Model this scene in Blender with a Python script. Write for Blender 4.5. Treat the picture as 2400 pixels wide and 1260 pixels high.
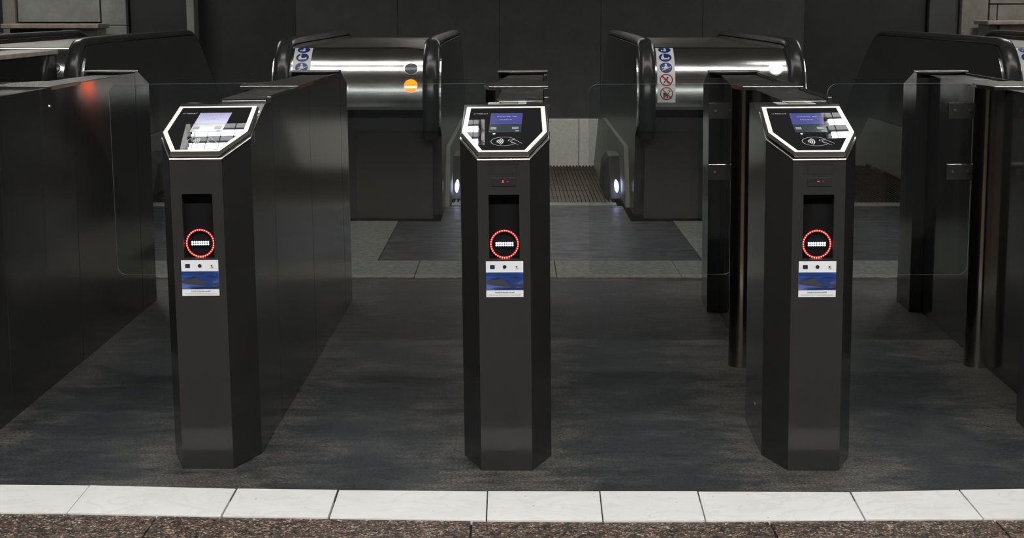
import bpy, bmesh, math, random
from mathutils import Vector, Matrix

random.seed(7)
for o in list(bpy.data.objects):
    bpy.data.objects.remove(o)
scene = bpy.context.scene
COL = scene.collection
R = math.radians

# ------------------------------------------------------------------ camera, world, exposure
cam_data = bpy.data.cameras.new('camera')
cam = bpy.data.objects.new('camera', cam_data)
COL.objects.link(cam)
cam.location = (0, 0, 1.43)
cam.rotation_euler = (R(90 - 9.28), 0, 0)
cam_data.sensor_width = 36.0
cam_data.lens = 36.0 * 3764 / 2400
cam_data.clip_end = 200
scene.camera = cam

AMBIENT = 0.072          # the dim hall beyond what is built
TUBE = 222.0              # radiance of the fluorescent tubes over the paving
TUBE_REAR = 26.0         # the dimmer tubes over the escalators
TUBE_ADDED = 35.0         # unseen tubes added in the escalator well to brighten its tiles
TUBE_BACK = 120.0        # the tubes before the back wall
world = bpy.data.worlds.new('world')
scene.world = world
world.use_nodes = True
bg = world.node_tree.nodes['Background']
bg.inputs[0].default_value = (0.98, 1.0, 0.98, 1)
bg.inputs[1].default_value = AMBIENT

vs = scene.view_settings
vs.view_transform = 'Standard'
vs.look = 'None'
vs.gamma = 1.0
vs.use_curve_mapping = False
vs.exposure = 0.0


# ------------------------------------------------------------------ materials
def mat(name, color=(0.5, 0.5, 0.5), rough=0.5, metal=0.0, emit=None, strength=0.0, spec=0.5,
        trans=0.0, ior=1.45, aniso=0.0, coat=0.0):
    m = bpy.data.materials.new(name)
    m.use_nodes = True
    b = m.node_tree.nodes['Principled BSDF']
    b.inputs['Base Color'].default_value = (*color, 1)
    b.inputs['Roughness'].default_value = rough
    b.inputs['Metallic'].default_value = metal
    b.inputs['Specular IOR Level'].default_value = spec
    b.inputs['Transmission Weight'].default_value = trans
    b.inputs['IOR'].default_value = ior
    b.inputs['Anisotropic'].default_value = aniso
    b.inputs['Coat Weight'].default_value = coat
    if emit:
        b.inputs['Emission Color'].default_value = (*emit, 1)
        b.inputs['Emission Strength'].default_value = strength
    return m


def N(m, kind, **kw):
    n = m.node_tree.nodes.new(kind)
    for k, v in kw.items():
        if k in n.inputs:
            n.inputs[k].default_value = v
        else:
            setattr(n, k, v)
    return n


def L(m, a, b):
    m.node_tree.links.new(a, b)


def coords(m, scale=(1, 1, 1), kind='Object'):
    tc = N(m, 'ShaderNodeTexCoord')
    mp = N(m, 'ShaderNodeMapping')
    mp.inputs['Scale'].default_value = scale
    L(m, tc.outputs[kind], mp.inputs['Vector'])
    return mp.outputs['Vector']


def geo_coords(m, scale=(1, 1, 1)):
    tc = N(m, 'ShaderNodeNewGeometry')
    mp = N(m, 'ShaderNodeMapping')
    mp.inputs['Scale'].default_value = scale
    L(m, tc.outputs['Position'], mp.inputs['Vector'])
    return mp.outputs['Vector']


def ramp(m, fac, stops):
    r = N(m, 'ShaderNodeValToRGB')
    e = r.color_ramp.elements
    while len(e) < len(stops):
        e.new(0.5)
    for k, (p, c) in enumerate(stops):
        e[k].position = p
        e[k].color = (*c, 1)
    L(m, fac, r.inputs['Fac'])
    return r.outputs['Color']


def bsdf(m):
    return m.node_tree.nodes['Principled BSDF']


def mixc(m, a, b, fac, mode='MIX'):
    x = m.node_tree.nodes.new('ShaderNodeMix')
    x.data_type = 'RGBA'
    x.blend_type = mode
    if isinstance(fac, float):
        x.inputs[0].default_value = fac
    else:
        L(m, fac, x.inputs[0])
    for s, v in ((6, a), (7, b)):
        if isinstance(v, tuple):
            x.inputs[s].default_value = (*v, 1)
        else:
            L(m, v, x.inputs[s])
    return x.outputs[2]


def bump(m, height, strength, distance=0.01):
    b = N(m, 'ShaderNodeBump', Strength=strength, Distance=distance)
    L(m, height, b.inputs['Height'])
    L(m, b.outputs['Normal'], bsdf(m).inputs['Normal'])


def steel(name, color, rough, brush=(4, 4, 160), bstr=0.03, smudge=0.25):
    """brushed stainless: fine stretched grain, finger smudges in the roughness"""
    m = mat(name, color, rough, 1.0)
    v = coords(m, brush)
    n = N(m, 'ShaderNodeTexNoise', Scale=3.0, Detail=3.0)
    L(m, v, n.inputs['Vector'])
    n2 = N(m, 'ShaderNodeTexNoise', Scale=6.0, Detail=4.0)
    L(m, coords(m), n2.inputs['Vector'])
    mr = N(m, 'ShaderNodeMapRange')
    mr.inputs['To Min'].default_value = rough * (1 - smudge)
    mr.inputs['To Max'].default_value = rough * (1 + smudge)
    L(m, n2.outputs['Fac'], mr.inputs['Value'])
    L(m, mr.outputs['Result'], bsdf(m).inputs['Roughness'])
    dark = tuple(c * 0.8 for c in color)
    L(m, mixc(m, dark, color, n2.outputs['Fac']), bsdf(m).inputs['Base Color'])
    bump(m, n.outputs['Fac'], bstr)
    return m


M = {}
M['steel_front'] = steel('brushed steel front', (0.305, 0.268, 0.205), 0.36, brush=(6, 6, 300), bstr=0.008)
M['steel_side'] = steel('dark polished side steel', (0.042, 0.042, 0.0415), 0.10, brush=(1, 1, 90), bstr=0.0, smudge=0.1)
bsdf(M['steel_side']).inputs['Metallic'].default_value = 0.35
_t = N(M['steel_side'], 'ShaderNodeTangent', direction_type='RADIAL', axis='Y')
bsdf(M['steel_side']).inputs['Anisotropic'].default_value = 1.0
L(M['steel_side'], _t.outputs['Tangent'], bsdf(M['steel_side']).inputs['Tangent'])
M['steel_top'] = steel('steel gate top', (0.22, 0.22, 0.21), 0.25, brush=(90, 2, 2))
M['steel_post'] = steel('post steel', (0.34, 0.31, 0.27), 0.14, brush=(1, 1, 40), bstr=0.0)
M['steel_drum'] = steel('brushed drum steel', (0.72, 0.72, 0.71), 0.165, brush=(1, 60, 60), bstr=0.02)
M['steel_deck'] = steel('deck steel', (0.45, 0.42, 0.38), 0.30, brush=(60, 1, 1))
M['steel_trim'] = mat('bright steel trim', (0.85, 0.84, 0.82), 0.22, 1.0)
M['steel_skirt'] = steel('skirt steel', (0.30, 0.30, 0.27), 0.5, brush=(1, 30, 30))
bsdf(M['steel_skirt']).inputs['Metallic'].default_value = 0.2
M['rim'] = mat('bevelled rim steel', (0.62, 0.57, 0.50), 0.16, 1.0)
M['black'] = mat('black plastic', (0.06, 0.06, 0.06), 0.45)
M['black_gloss'] = mat('black glass', (0.012, 0.012, 0.014), 0.004, spec=0.6)
M['recess'] = mat('glossy black recess', (0.022, 0.021, 0.021), 0.20, spec=0.5)
M['matt_black'] = mat('matt black display board', (0.008, 0.008, 0.009), 0.8, spec=0.05)
M['balustrade'] = mat('black balustrade panel', (0.042, 0.042, 0.042), 0.30)
M['rubber'] = mat('black handrail rubber', (0.03, 0.03, 0.032), 0.24, spec=0.6)
M['white_print'] = mat('white printed border', (0.90, 0.90, 0.88), 0.12)
M['grey_print'] = mat('pale grey print', (0.50, 0.52, 0.54), 0.4)
M['sticker'] = mat('white sticker vinyl', (0.74, 0.75, 0.79), 0.35)
M['sticker_dark'] = mat('dark navy print', (0.012, 0.016, 0.035), 0.4)
M['text_dark'] = mat('dark sticker lettering', (0.04, 0.04, 0.05), 0.5)
M['olive'] = mat('olive sticker band', (0.20, 0.18, 0.09), 0.4)
M['pic_white'] = mat('pictogram white', (0.80, 0.80, 0.80), 0.3)
M['pic_blue'] = mat('pictogram blue', (0.018, 0.035, 0.19), 0.3)
M['pic_red'] = mat('pictogram red', (0.42, 0.012, 0.02), 0.3)
M['pic_black'] = mat('pictogram black', (0.03, 0.035, 0.04), 0.4)
M['lens_off'] = mat('unlit grey lens', (0.10, 0.11, 0.12), 0.15)
M['lens_orange'] = mat('orange lens', (0.9, 0.2, 0.02), 0.3, emit=(1.0, 0.075, 0.0012), strength=5.0)
M['lens_bar'] = mat('orange lamp bar', (1, 0.8, 0.5), 0.3, emit=(1.0, 0.62, 0.30), strength=2.4)
M['lens_white'] = mat('white lens', (0.9, 0.95, 0.9), 0.3, emit=(0.86, 1.0, 0.82), strength=1.6)
M['lens_comb'] = mat('comb lamp', (0.9, 0.9, 1.0), 0.3, emit=(0.62, 0.66, 1.0), strength=3.6)
M['led_red'] = mat('red led', (1, 0.2, 0.15), 0.3, emit=(1.0, 0.40, 0.32), strength=1.25)
M['led_glow'] = mat('red diffuser ring', (0.08, 0.003, 0.003), 0.4, emit=(1.0, 0.002, 0.006), strength=0.60)
M['led_white'] = mat('white led', (0.9, 0.95, 1), 0.3, emit=(0.80, 0.90, 1.0), strength=2.2)
M['led_green'] = mat('green status led', (0.8, 1, 0.8), 0.3, emit=(0.65, 1.0, 0.70), strength=1.4)
M['icon_red'] = mat('red icon', (0.8, 0.05, 0.05), 0.3, emit=(1.0, 0.03, 0.04), strength=0.8)
M['scr_blue'] = mat('blue screen', (0.02, 0.02, 0.05), 0.10, emit=(0.052, 0.058, 0.235), strength=0.95)
M['scr_dark'] = mat('dark part of screen', (0.02, 0.03, 0.03), 0.10, emit=(0.020, 0.028, 0.036), strength=0.6)
M['scr_button'] = mat('screen button', (0.1, 0.1, 0.12), 0.2, emit=(0.11, 0.12, 0.17), strength=0.9)
M['scr_text'] = mat('screen text', (0.2, 0.2, 0.3), 0.2, emit=(0.13, 0.14, 0.40), strength=1.0)
M['tube'] = mat('fluorescent tube', (1, 1, 1), 0.5, emit=(1.0, 0.985, 0.94), strength=TUBE)
M['tube_rear'] = mat('dim fluorescent tube', (1, 1, 1), 0.5, emit=(1.0, 0.985, 0.94), strength=TUBE_REAR)
M['tube_added'] = mat('added well tube', (1, 1, 1), 0.5, emit=(1.0, 0.985, 0.94), strength=TUBE_ADDED)
M['tube_back'] = mat('back fluorescent tube', (1, 1, 1), 0.5, emit=(1.0, 0.985, 0.94), strength=TUBE_BACK)
M['reflector'] = mat('louvre reflector', (0.07, 0.072, 0.08), 0.22, 1.0)
M['housing'] = mat('luminaire housing', (0.6, 0.6, 0.6), 0.5)

g = mat('clear paddle glass', (0.80, 0.86, 0.85), 0.0, trans=1.0, ior=1.46)
M['glass'] = g
M['glass_edge'] = mat('polished glass edge', (0.55, 0.62, 0.62), 0.25, spec=0.7)

# sticker photo: blue river print with a dark boat-like hill
m = mat('blue photo print', (0.02, 0.07, 0.25), 0.3)
v = coords(m, (1, 1, 1), 'Object')
n = N(m, 'ShaderNodeTexNoise', Scale=9.0, Detail=3.0, Distortion=1.2)
mp = N(m, 'ShaderNodeMapping')
mp.inputs['Scale'].default_value = (1.2, 1, 5)
mp.inputs['Rotation'].default_value = (0, 0.5, 0)
L(m, v, mp.inputs['Vector'])
L(m, mp.outputs['Vector'], n.inputs['Vector'])
L(m, ramp(m, n.outputs['Fac'], [(0.36, (0.008, 0.022, 0.085)), (0.52, (0.018, 0.055, 0.22)), (0.66, (0.10, 0.14, 0.36))]), bsdf(m).inputs['Base Color'])
M['photo_blue'] = m


def stone(name, base, dark, scale, rough, veins=None, speck=None, bstr=0.1):
    m = mat(name, base, rough)
    v = geo_coords(m)
    n = N(m, 'ShaderNodeTexNoise', Scale=scale, Detail=8.0, Roughness=0.65)
    L(m, v, n.inputs['Vector'])
    c = ramp(m, n.outputs['Fac'], [(0.32, dark), (0.66, base)])
    if veins:
        w = N(m, 'ShaderNodeTexNoise', Scale=3.4, Detail=6.0, Distortion=2.2)
        L(m, geo_coords(m, (1.0, 1.7, 1.0)), w.inputs['Vector'])
        f = ramp(m, w.outputs['Fac'], [(0.46, (0, 0, 0)), (0.50, (1, 1, 1)), (0.54, (0, 0, 0))])
        c = mixc(m, c, veins, f)
    if speck:
        s = N(m, 'ShaderNodeTexNoise', Scale=38.0, Detail=2.0)
        L(m, v, s.inputs['Vector'])
        f = ramp(m, s.outputs['Fac'], [(0.735, (0, 0, 0)), (0.76, (1, 1, 1))])
        c = mixc(m, c, speck, f)
    L(m, c, bsdf(m).inputs['Base Color'])
    n2 = N(m, 'ShaderNodeTexNoise', Scale=120.0, Detail=2.0)
    L(m, v, n2.inputs['Vector'])
    bump(m, n2.outputs['Fac'], bstr, 0.002)
    return m


M['marble'] = stone('white marble', (0.80, 0.80, 0.79), (0.74, 0.74, 0.73), 4.0, 0.35, veins=(0.72, 0.715, 0.70), speck=(0.45, 0.44, 0.42), bstr=0.03)
M['threshold'] = stone('grey threshold stone', (0.235, 0.235, 0.21), (0.085, 0.085, 0.078), 26.0, 0.6)
M['wall_grey'] = stone('green grey marble wall', (0.42, 0.44, 0.41), (0.30, 0.31, 0.29), 5.0, 0.5)
M['wall_brown'] = stone('brown grey marble wall', (0.40, 0.38, 0.34), (0.28, 0.26, 0.23), 6.0, 0.5)
M['ledge'] = stone('pale coping stone', (0.62, 0.54, 0.48), (0.42, 0.34, 0.28), 9.0, 0.5)
M['wall_dark'] = stone('dark wall cladding', (0.115, 0.118, 0.118), (0.09, 0.09, 0.09), 4.0, 0.6)
M['tile'] = stone('pale wall tile', (0.74, 0.74, 0.69), (0.60, 0.60, 0.55), 30.0, 0.4)
M['wall_black'] = stone('blackened wall cladding', (0.06, 0.06, 0.06), (0.048, 0.048, 0.048), 4.0, 0.6)
M['joint'] = mat('dark joint', (0.03, 0.028, 0.025), 0.9)
M['ceiling'] = mat('dim plaster ceiling', (0.5, 0.5, 0.48), 0.9)
M['tread'] = steel('brown worn tread', (0.11, 0.09, 0.068), 0.45, brush=(60, 1, 1))

# foreground granite: brown, black and grey grains
m = mat('speckled brown granite', (0.2, 0.15, 0.12), 0.45)
v = geo_coords(m)
vo = N(m, 'ShaderNodeTexVoronoi', Scale=190.0)
L(m, v, vo.inputs['Vector'])
sep = N(m, 'ShaderNodeSeparateColor')
L(m, vo.outputs['Color'], sep.inputs['Color'])
c = ramp(m, sep.outputs[0], [(0.0, (0.012, 0.013, 0.012)), (0.28, (0.035, 0.036, 0.033)), (0.48, (0.125, 0.085, 0.064)), (0.64, (0.10, 0.105, 0.098)), (0.80, (0.26, 0.125, 0.070)), (1.0, (0.56, 0.52, 0.47))])
n = N(m, 'ShaderNodeTexNoise', Scale=28.0, Detail=3.0)
L(m, v, n.inputs['Vector'])
c = mixc(m, c, ramp(m, n.outputs['Fac'], [(0.35, (0.35, 0.33, 0.32)), (0.65, (1, 0.96, 0.92))]), 1.0, 'MULTIPLY')
L(m, c, bsdf(m).inputs['Base Color'])
M['granite'] = m

# lane floor: dark blue-grey walked granite, browner where nobody walks, lightened there against gate shade
m = mat('dark walked stone floor', (0.04, 0.04, 0.042), 0.5)
v = geo_coords(m)
n = N(m, 'ShaderNodeTexNoise', Scale=4.0, Detail=9.0, Roughness=0.72)
L(m, geo_coords(m, (1, 1.2, 1)), n.inputs['Vector'])
n2 = N(m, 'ShaderNodeTexNoise', Scale=110.0, Detail=3.0, Roughness=0.7)
L(m, v, n2.inputs['Vector'])
n3 = N(m, 'ShaderNodeTexNoise', Scale=9.0, Detail=5.0)
L(m, geo_coords(m, (1, 3.0, 1)), n3.inputs['Vector'])
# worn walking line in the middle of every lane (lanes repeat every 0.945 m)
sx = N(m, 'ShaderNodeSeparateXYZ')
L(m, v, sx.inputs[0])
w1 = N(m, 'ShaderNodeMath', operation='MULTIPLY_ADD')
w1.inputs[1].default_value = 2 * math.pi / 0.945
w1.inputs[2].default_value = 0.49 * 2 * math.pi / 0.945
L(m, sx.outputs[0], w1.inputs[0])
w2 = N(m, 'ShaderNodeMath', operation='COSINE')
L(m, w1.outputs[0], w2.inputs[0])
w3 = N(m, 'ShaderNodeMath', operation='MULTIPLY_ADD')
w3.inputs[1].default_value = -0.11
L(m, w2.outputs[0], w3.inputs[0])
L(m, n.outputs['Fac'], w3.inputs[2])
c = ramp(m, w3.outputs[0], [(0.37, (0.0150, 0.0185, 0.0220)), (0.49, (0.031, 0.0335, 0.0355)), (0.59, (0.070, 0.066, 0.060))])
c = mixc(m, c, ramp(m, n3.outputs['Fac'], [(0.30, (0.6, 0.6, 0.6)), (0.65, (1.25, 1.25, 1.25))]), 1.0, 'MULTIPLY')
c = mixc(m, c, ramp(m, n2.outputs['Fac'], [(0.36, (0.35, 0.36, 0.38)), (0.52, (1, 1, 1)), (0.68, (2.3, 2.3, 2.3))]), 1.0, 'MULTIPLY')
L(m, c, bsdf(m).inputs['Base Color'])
bump(m, n2.outputs['Fac'], 0.3, 0.003)
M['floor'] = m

# escalator landing plate: dark ribbed metal with worn shine
m = mat('worn dark landing plate', (0.055, 0.06, 0.068), 0.33, 0.25)
n = N(m, 'ShaderNodeTexNoise', Scale=5.0, Detail=6.0)
L(m, geo_coords(m, (1, 2.5, 1)), n.inputs['Vector'])
L(m, ramp(m, n.outputs['Fac'], [(0.35, (0.028, 0.031, 0.037)), (0.7, (0.085, 0.093, 0.108))]), bsdf(m).inputs['Base Color'])
L(m, ramp(m, n.outputs['Fac'], [(0.3, (0.5, 0.5, 0.5)), (0.7, (0.25, 0.25, 0.25))]), bsdf(m).inputs['Roughness'])
M['plate'] = m


# ------------------------------------------------------------------ mesh building
class MB:
    def __init__(s):
        s.v, s.f = [], []

    def add(s, vs, fs):
        k = len(s.v)
        s.v += [tuple(p) for p in vs]
        s.f += [tuple(i + k for i in q) for q in fs]
        return s

    def box(s, x0, x1, y0, y1, z0, z1, dx=0.0, dy=0.0):
        x0, x1, y0, y1 = x0 + dx, x1 + dx, y0 + dy, y1 + dy
        return s.add([(x0, y0, z0), (x1, y0, z0), (x1, y1, z0), (x0, y1, z0), (x0, y0, z1), (x1, y0, z1), (x1, y1, z1), (x0, y1, z1)],
                     [(0, 3, 2, 1), (4, 5, 6, 7), (0, 1, 5, 4), (1, 2, 6, 5), (2, 3, 7, 6), (3, 0, 4, 7)])

    def loft(s, rings, close=True, caps=True):
        n = len(rings[0])
        vs = [p for r in rings for p in r]
        fs = []
        for a in range(len(rings) - 1):
            for i in range(n if close else n - 1):
                j = (i + 1) % n
                fs.append((a * n + i, a * n + j, (a + 1) * n + j, (a + 1) * n + i))
        if caps and close:
            fs.append(tuple(reversed(range(n))))
            fs.append(tuple(range((len(rings) - 1) * n, len(rings) * n)))
        return s.add(vs, fs)

    def prism(s, poly, z0, z1):
        return s.loft([[(x, y, z0) for x, y in poly], [(x, y, z1) for x, y in poly]])

    def tube(s, path, r, n=10, caps=True):
        rings = []
        P = [Vector(p) for p in path]
        for i, p in enumerate(P):
            t = (P[min(i + 1, len(P) - 1)] - P[max(i - 1, 0)]).normalized()
            a = t.orthogonal().normalized() if i == 0 else (a - t * a.dot(t)).normalized()
            b = t.cross(a)
            rings.append([tuple(p + (a * math.cos(q) + b * math.sin(q)) * r) for q in [2 * math.pi * k / n for k in range(n)]])
        return s.loft(rings, True, caps)

    def build(s, name, material, parent=None, bevel=0.0, smooth=False, fix=True):
        me = bpy.data.meshes.new(name)
        me.from_pydata(s.v, [], s.f)
        if fix:
            bm = bmesh.new()
            bm.from_mesh(me)
            bmesh.ops.recalc_face_normals(bm, faces=bm.faces)
            bm.to_mesh(me)
            bm.free()
        me.materials.append(material)
        o = bpy.data.objects.new(name, me)
        COL.objects.link(o)
        o.parent = parent
        if smooth:
            for p in me.polygons:
                p.use_smooth = True
            try:
                me.set_sharp_from_angle(angle=R(40))
            except Exception:
                pass
        if bevel:
            b = o.modifiers.new('edge', 'BEVEL')
            b.width = bevel
            b.segments = 2
            b.limit_method = 'ANGLE'
            b.angle_limit = R(35)
        return o


def tag(o, label=None, cat=None, group=None, kind=None):
    for k, v in (('label', label), ('category', cat), ('group', group), ('kind', kind)):
        if v:
            o[k] = v
    return o


def empty(name, loc, rot=(0, 0, 0)):
    o = bpy.data.objects.new(name, None)
    o.empty_display_size = 0.1
    COL.objects.link(o)
    o.location = loc
    o.rotation_euler = rot
    return o


def copy_tree(o, parent=None):
    c = o.copy()
    COL.objects.link(c)
    c.parent = parent
    for ch in list(o.children):
        copy_tree(ch, c)
    return c


def inset(poly, d):
    """shrink a convex counter-clockwise polygon by d"""
    n = len(poly)
    out = []
    for i in range(n):
        p0, p1, p2 = Vector(poly[i - 1]), Vector(poly[i]), Vector(poly[(i + 1) % n])
        e1, e2 = (p1 - p0).normalized(), (p2 - p1).normalized()
        n1, n2 = Vector((-e1.y, e1.x)), Vector((-e2.y, e2.x))
        k = d / (1 + n1.dot(n2))
        out.append(tuple(p1 + (n1 + n2) * k))
    return out


def text_geo(body, size, ax=1.0):
    """triangles of a text, centred, in the XY plane"""
    cu = bpy.data.curves.new('lettering', 'FONT')
    cu.body = body
    cu.size = size
    cu.resolution_u = 2
    cu.align_x = 'CENTER'
    cu.align_y = 'CENTER'
    o = bpy.data.objects.new('lettering', cu)
    COL.objects.link(o)
    dg = bpy.context.evaluated_depsgraph_get()
    e = o.evaluated_get(dg)
    me = e.to_mesh()
    vs = [(p.co.x * ax, p.co.y) for p in me.vertices]
    fs = [tuple(p.vertices) for p in me.polygons]
    e.to_mesh_clear()
    bpy.data.objects.remove(o)
    bpy.data.curves.remove(cu)
    return vs, fs


def stroke(pts, w):
    """flat 2D ribbon polygon list along a polyline -> verts, quads"""
    P = [Vector(p) for p in pts]
    vs, fs = [], []
    for i, p in enumerate(P):
        t = (P[min(i + 1, len(P) - 1)] - P[max(i - 1, 0)]).normalized()
        nn = Vector((-t.y, t.x)) * w / 2
        vs += [tuple(p + nn), tuple(p - nn)]
        if i:
            k = 2 * i
            fs.append((k - 2, k - 1, k + 1, k))
    return vs, fs


def disc2d(cx, cy, r, n=20, ry=None):
    ry = ry or r
    return [(cx + r * math.cos(2 * math.pi * k / n), cy + ry * math.sin(2 * math.pi * k / n)) for k in range(n)]


# ------------------------------------------------------------------ floor and its slabs
floor = MB().box(-9, 9, -6, 8.45, -0.12, -0.012).build('floor', M['joint'])
tag(floor, kind='structure')
rear = MB().box(-9, 9, 8.45, 9.03, -0.12, -0.012).box(-9, -3.4, 9.03, 20, -0.12, -0.004).box(4.0, 9, 9.03, 20, -0.12, -0.004)
rear.build('floor_base', M['joint'], floor)

# walked dark stone between marble and threshold, wide slabs with hairline joints
ys = [4.60, 5.55, 6.72, 7.70, 8.36]
xs = [-9, -1.42, -0.48, 0.46, 1.40, 9]
for a in range(4):
    for b in range(5):
        gp = 0.00015
        y0 = ys[a] + gp if a else 4.55
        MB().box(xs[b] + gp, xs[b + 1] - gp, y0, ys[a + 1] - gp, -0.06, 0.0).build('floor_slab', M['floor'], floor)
MB().box(-9, 9, 8.362, 8.45, -0.06, -0.001).build('floor_strip', M['tread'], floor)

# marble kerb strip: nine slabs along a slightly bowed line
mt = [(-2.6, 4.72), (-1.276, 4.683), (-0.826, 4.648), (-0.52, 4.635), (-0.073, 4.624), (0.262, 4.622), (0.554, 4.622), (1.008, 4.614), (1.338, 4.635), (2.6, 4.70)]
mb_ = [(-2.6, 4.45), (-1.272, 4.418), (-0.825, 4.387), (-0.519, 4.373), (-0.072, 4.352), (0.256, 4.345), (0.545, 4.347), (0.996, 4.358), (1.331, 4.362), (2.6, 4.39)]
jw = [0.0025, 0.0012, 0.0030, 0.0028, 0.0018, 0.0018, 0.0020, 0.0024, 0.0020, 0.002]
for k in range(len(mt) - 1):
    a0, a1, b0, b1 = mt[k], mt[k + 1], mb_[k], mb_[k + 1]
    g0, g1 = jw[k], jw[k + 1]
    dz = 0.0006 * ((k * 7) % 3)
    p = [(b0[0] + g0, b0[1]), (b1[0] - g1, b1[1]), (a1[0] - g1, a1[1]), (a0[0] + g0, a0[1])]
    MB().prism(p, -0.05, 0.003 + dz).build('marble_slab', M['marble'], floor, bevel=0.0012)
# brown granite paving towards the camera
gx = [-9, -1.6, -1.01, -0.114, 0.7245, 1.362, 2.1, 9]
for k in range(len(gx) - 1):
    def yb(x):
        for i in range(len(mb_) - 1):
            if mb_[i][0] <= x <= mb_[i + 1][0]:
                t = (x - mb_[i][0]) / (mb_[i + 1][0] - mb_[i][0])
                return mb_[i][1] * (1 - t) + mb_[i + 1][1] * t - 0.003
        return 4.37
    x0, x1 = gx[k] + 0.003, gx[k + 1] - 0.003
    pts = [(x0, 3.55), (x1, 3.55), (x1, yb(x1))] + [(q[0], q[1] - 0.003) for q in reversed(mb_) if x0 + 0.01 < q[0] < x1 - 0.01] + [(x0, yb(x0))]
    MB().prism(pts, -0.05, -0.0008 * (k % 2)).build('granite_slab', M['granite'], floor, bevel=0.001)
for r_ in range(6):
    for k in range(10):
        x0 = -9 + 1.8 * k + (0.7 if r_ % 2 else 0)
        MB().box(x0 + 0.003, min(9, x0 + 1.797), 3.55 - 1.5 * (r_ + 1) + 0.004, 3.55 - 1.5 * r_ - 0.004, -0.05, 0).build('granite_slab', M['granite'], floor)
# grey stone threshold in front of the escalators
tx = [-9, -3.4, -2.45, -1.38, -0.523, 0.24, 0.908, 1.72, 2.55, 3.6, 9]
for k in range(len(tx) - 1):
    MB().box(tx[k] + 0.002, tx[k + 1] - 0.002, 8.452, 9.026, -0.05, 0.004 + 0.0008 * (k % 2)).build('threshold_slab', M['threshold'], floor, bevel=0.002)
for x0, x1 in ((-1.40, -0.765), (1.085, 1.75), (-3.9, -3.14), (3.50, 4.2)):
    for y0, y1 in ((9.03, 9.9), (9.905, 10.74)):
        MB().box(x0 + 0.001, x1 - 0.001, y0, y1, -0.05, 0.004).build('threshold_slab', M['threshold'], floor, bevel=0.002)

# ------------------------------------------------------------------ back wall, ceiling
# the hall's far wall stands at Y = 20; only a low band of it shows
wall = MB().box(-9, 9, 20.22, 20.4, -3.2, 5.6).build('wall_back', M['wall_dark'])
tag(wall, kind='structure')


def panel(name, x0, x1, z0, z1, y0, material, gap=0.004):
    return MB().box(x0 + gap, x1 - gap, y0, 20.22, z0 + gap, z1 - gap).build(name, material, wall, bevel=0.006)


for k in range(5):                                           # broad dark centre cladding
    panel('cladding_panel', -2.66 + 1.252 * k, -2.66 + 1.252 * (k + 1), -3.0, 5.5, 20.02, M['wall_dark'], 0.001)
panel('pilaster', -3.9, -2.66, -3.0, 5.5, 20.12, M['wall_black'])
panel('corner_strip', -3.98, -3.88, 0.0, 5.5, 19.86, M['wall_grey'])
panel('pilaster', -4.70, -3.98, 0.0, 5.5, 20.00, M['wall_black'])
panel('stone_panel', -5.03, -4.72, 1.20, 5.5, 19.9, M['wall_grey'])
panel('stone_panel', -5.03, -4.72, 0.0, 1.20, 19.9, M['wall_grey'])
panel('stone_panel', -6.05, -5.04, 1.235, 5.5, 19.9, M['wall_grey'])
panel('frame_post', -6.22, -6.06, 0.0, 5.5, 19.84, M['wall_brown'])
panel('pilaster', -9, -6.22, 0.0, 5.5, 20.0, M['wall_black'])
panel('pilaster', 3.60, 5.12, -3.0, 5.5, 20.1, M['wall_black'])
panel('stone_panel', 5.13, 5.49, 0.0, 5.5, 20.0, M['wall_dark'])
panel('stone_panel', 5.50, 5.83, 0.0, 5.5, 19.9, M['wall_brown'])
panel('stone_panel', 5.84, 7.4, 1.46, 5.5, 19.9, M['wall_brown'])
panel('stone_panel', 5.94, 7.4, 0.0, 1.455, 19.9, M['wall_brown'])
panel('stone_panel', 5.84, 5.935, 0.0, 1.455, 19.9, M['wall_brown'])
panel('stone_panel', 7.41, 9, 0.0, 5.5, 19.9, M['wall_brown'])
ceil = MB().box(-9, 9, -6, 20.4, 5.5, 5.6).build('ceiling', M['ceiling'])
tag(ceil, kind='structure')

# stone counters standing against the back wall
t = empty('stone_counter', (-5.27, 19.55, 0))
tag(t, 'grey stone counter with a dark opening below the pale wall panel', 'counter')
MB().box(-0.80, 0.36, -0.28, 0.28, 1.17, 1.225).build('coping', M['ledge'], t, bevel=0.008)
MB().box(-0.10, 0.32, -0.16, 0.26, 0, 1.168).build('pedestal', M['wall_brown'], t, bevel=0.006)
MB().box(-0.77, -0.11, -0.02, 0.26, 0, 1.165).build('opening', M['black'], t)  # solid black block, painted in for the shade inside the opening
t = empty('stone_counter', (6.5, 19.55, 0))
tag(t, 'pale stone counter with brown block fronts behind the rightmost escalator housing', 'counter')
MB().box(-0.86, 0.42, -0.30, 0.30, 1.215, 1.262).build('coping', M['ledge'], t, bevel=0.008)
MB().box(0.425, 1.2, -0.26, 0.30, 1.205, 1.262).build('coping', M['ledge'], t, bevel=0.008)
MB().box(-0.80, -0.69, -0.12, 0.3, 0, 1.213).build('pedestal', M['wall_grey'], t, bevel=0.004)
MB().box(-0.68, 0.33, -0.20, 0.3, 0, 1.213).build('pedestal', M['ledge'], t, bevel=0.006)
MB().box(0.36, 1.15, -0.16, 0.3, 0, 1.203).build('pedestal', M['wall_brown'], t, bevel=0.006)

# low parapet running up to the end escalator housing
t = empty('parapet', (-3.128, 9.2, 0))
tag(t, 'dark narrow parapet with a pale coping, ending at the housing by the picture edge', 'parapet')
MB().box(-0.135, 0.128, -1.2, 1.46, 0.0, 1.118).build('wall_body', M['steel_side'], t, bevel=0.004)
for k in range(2):
    MB().box(-0.145, 0.138, -1.205 + 1.335 * k, 0.128 + 1.34 * k, 1.12, 1.149).build('coping', M['ledge'], t, bevel=0.004)

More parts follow.
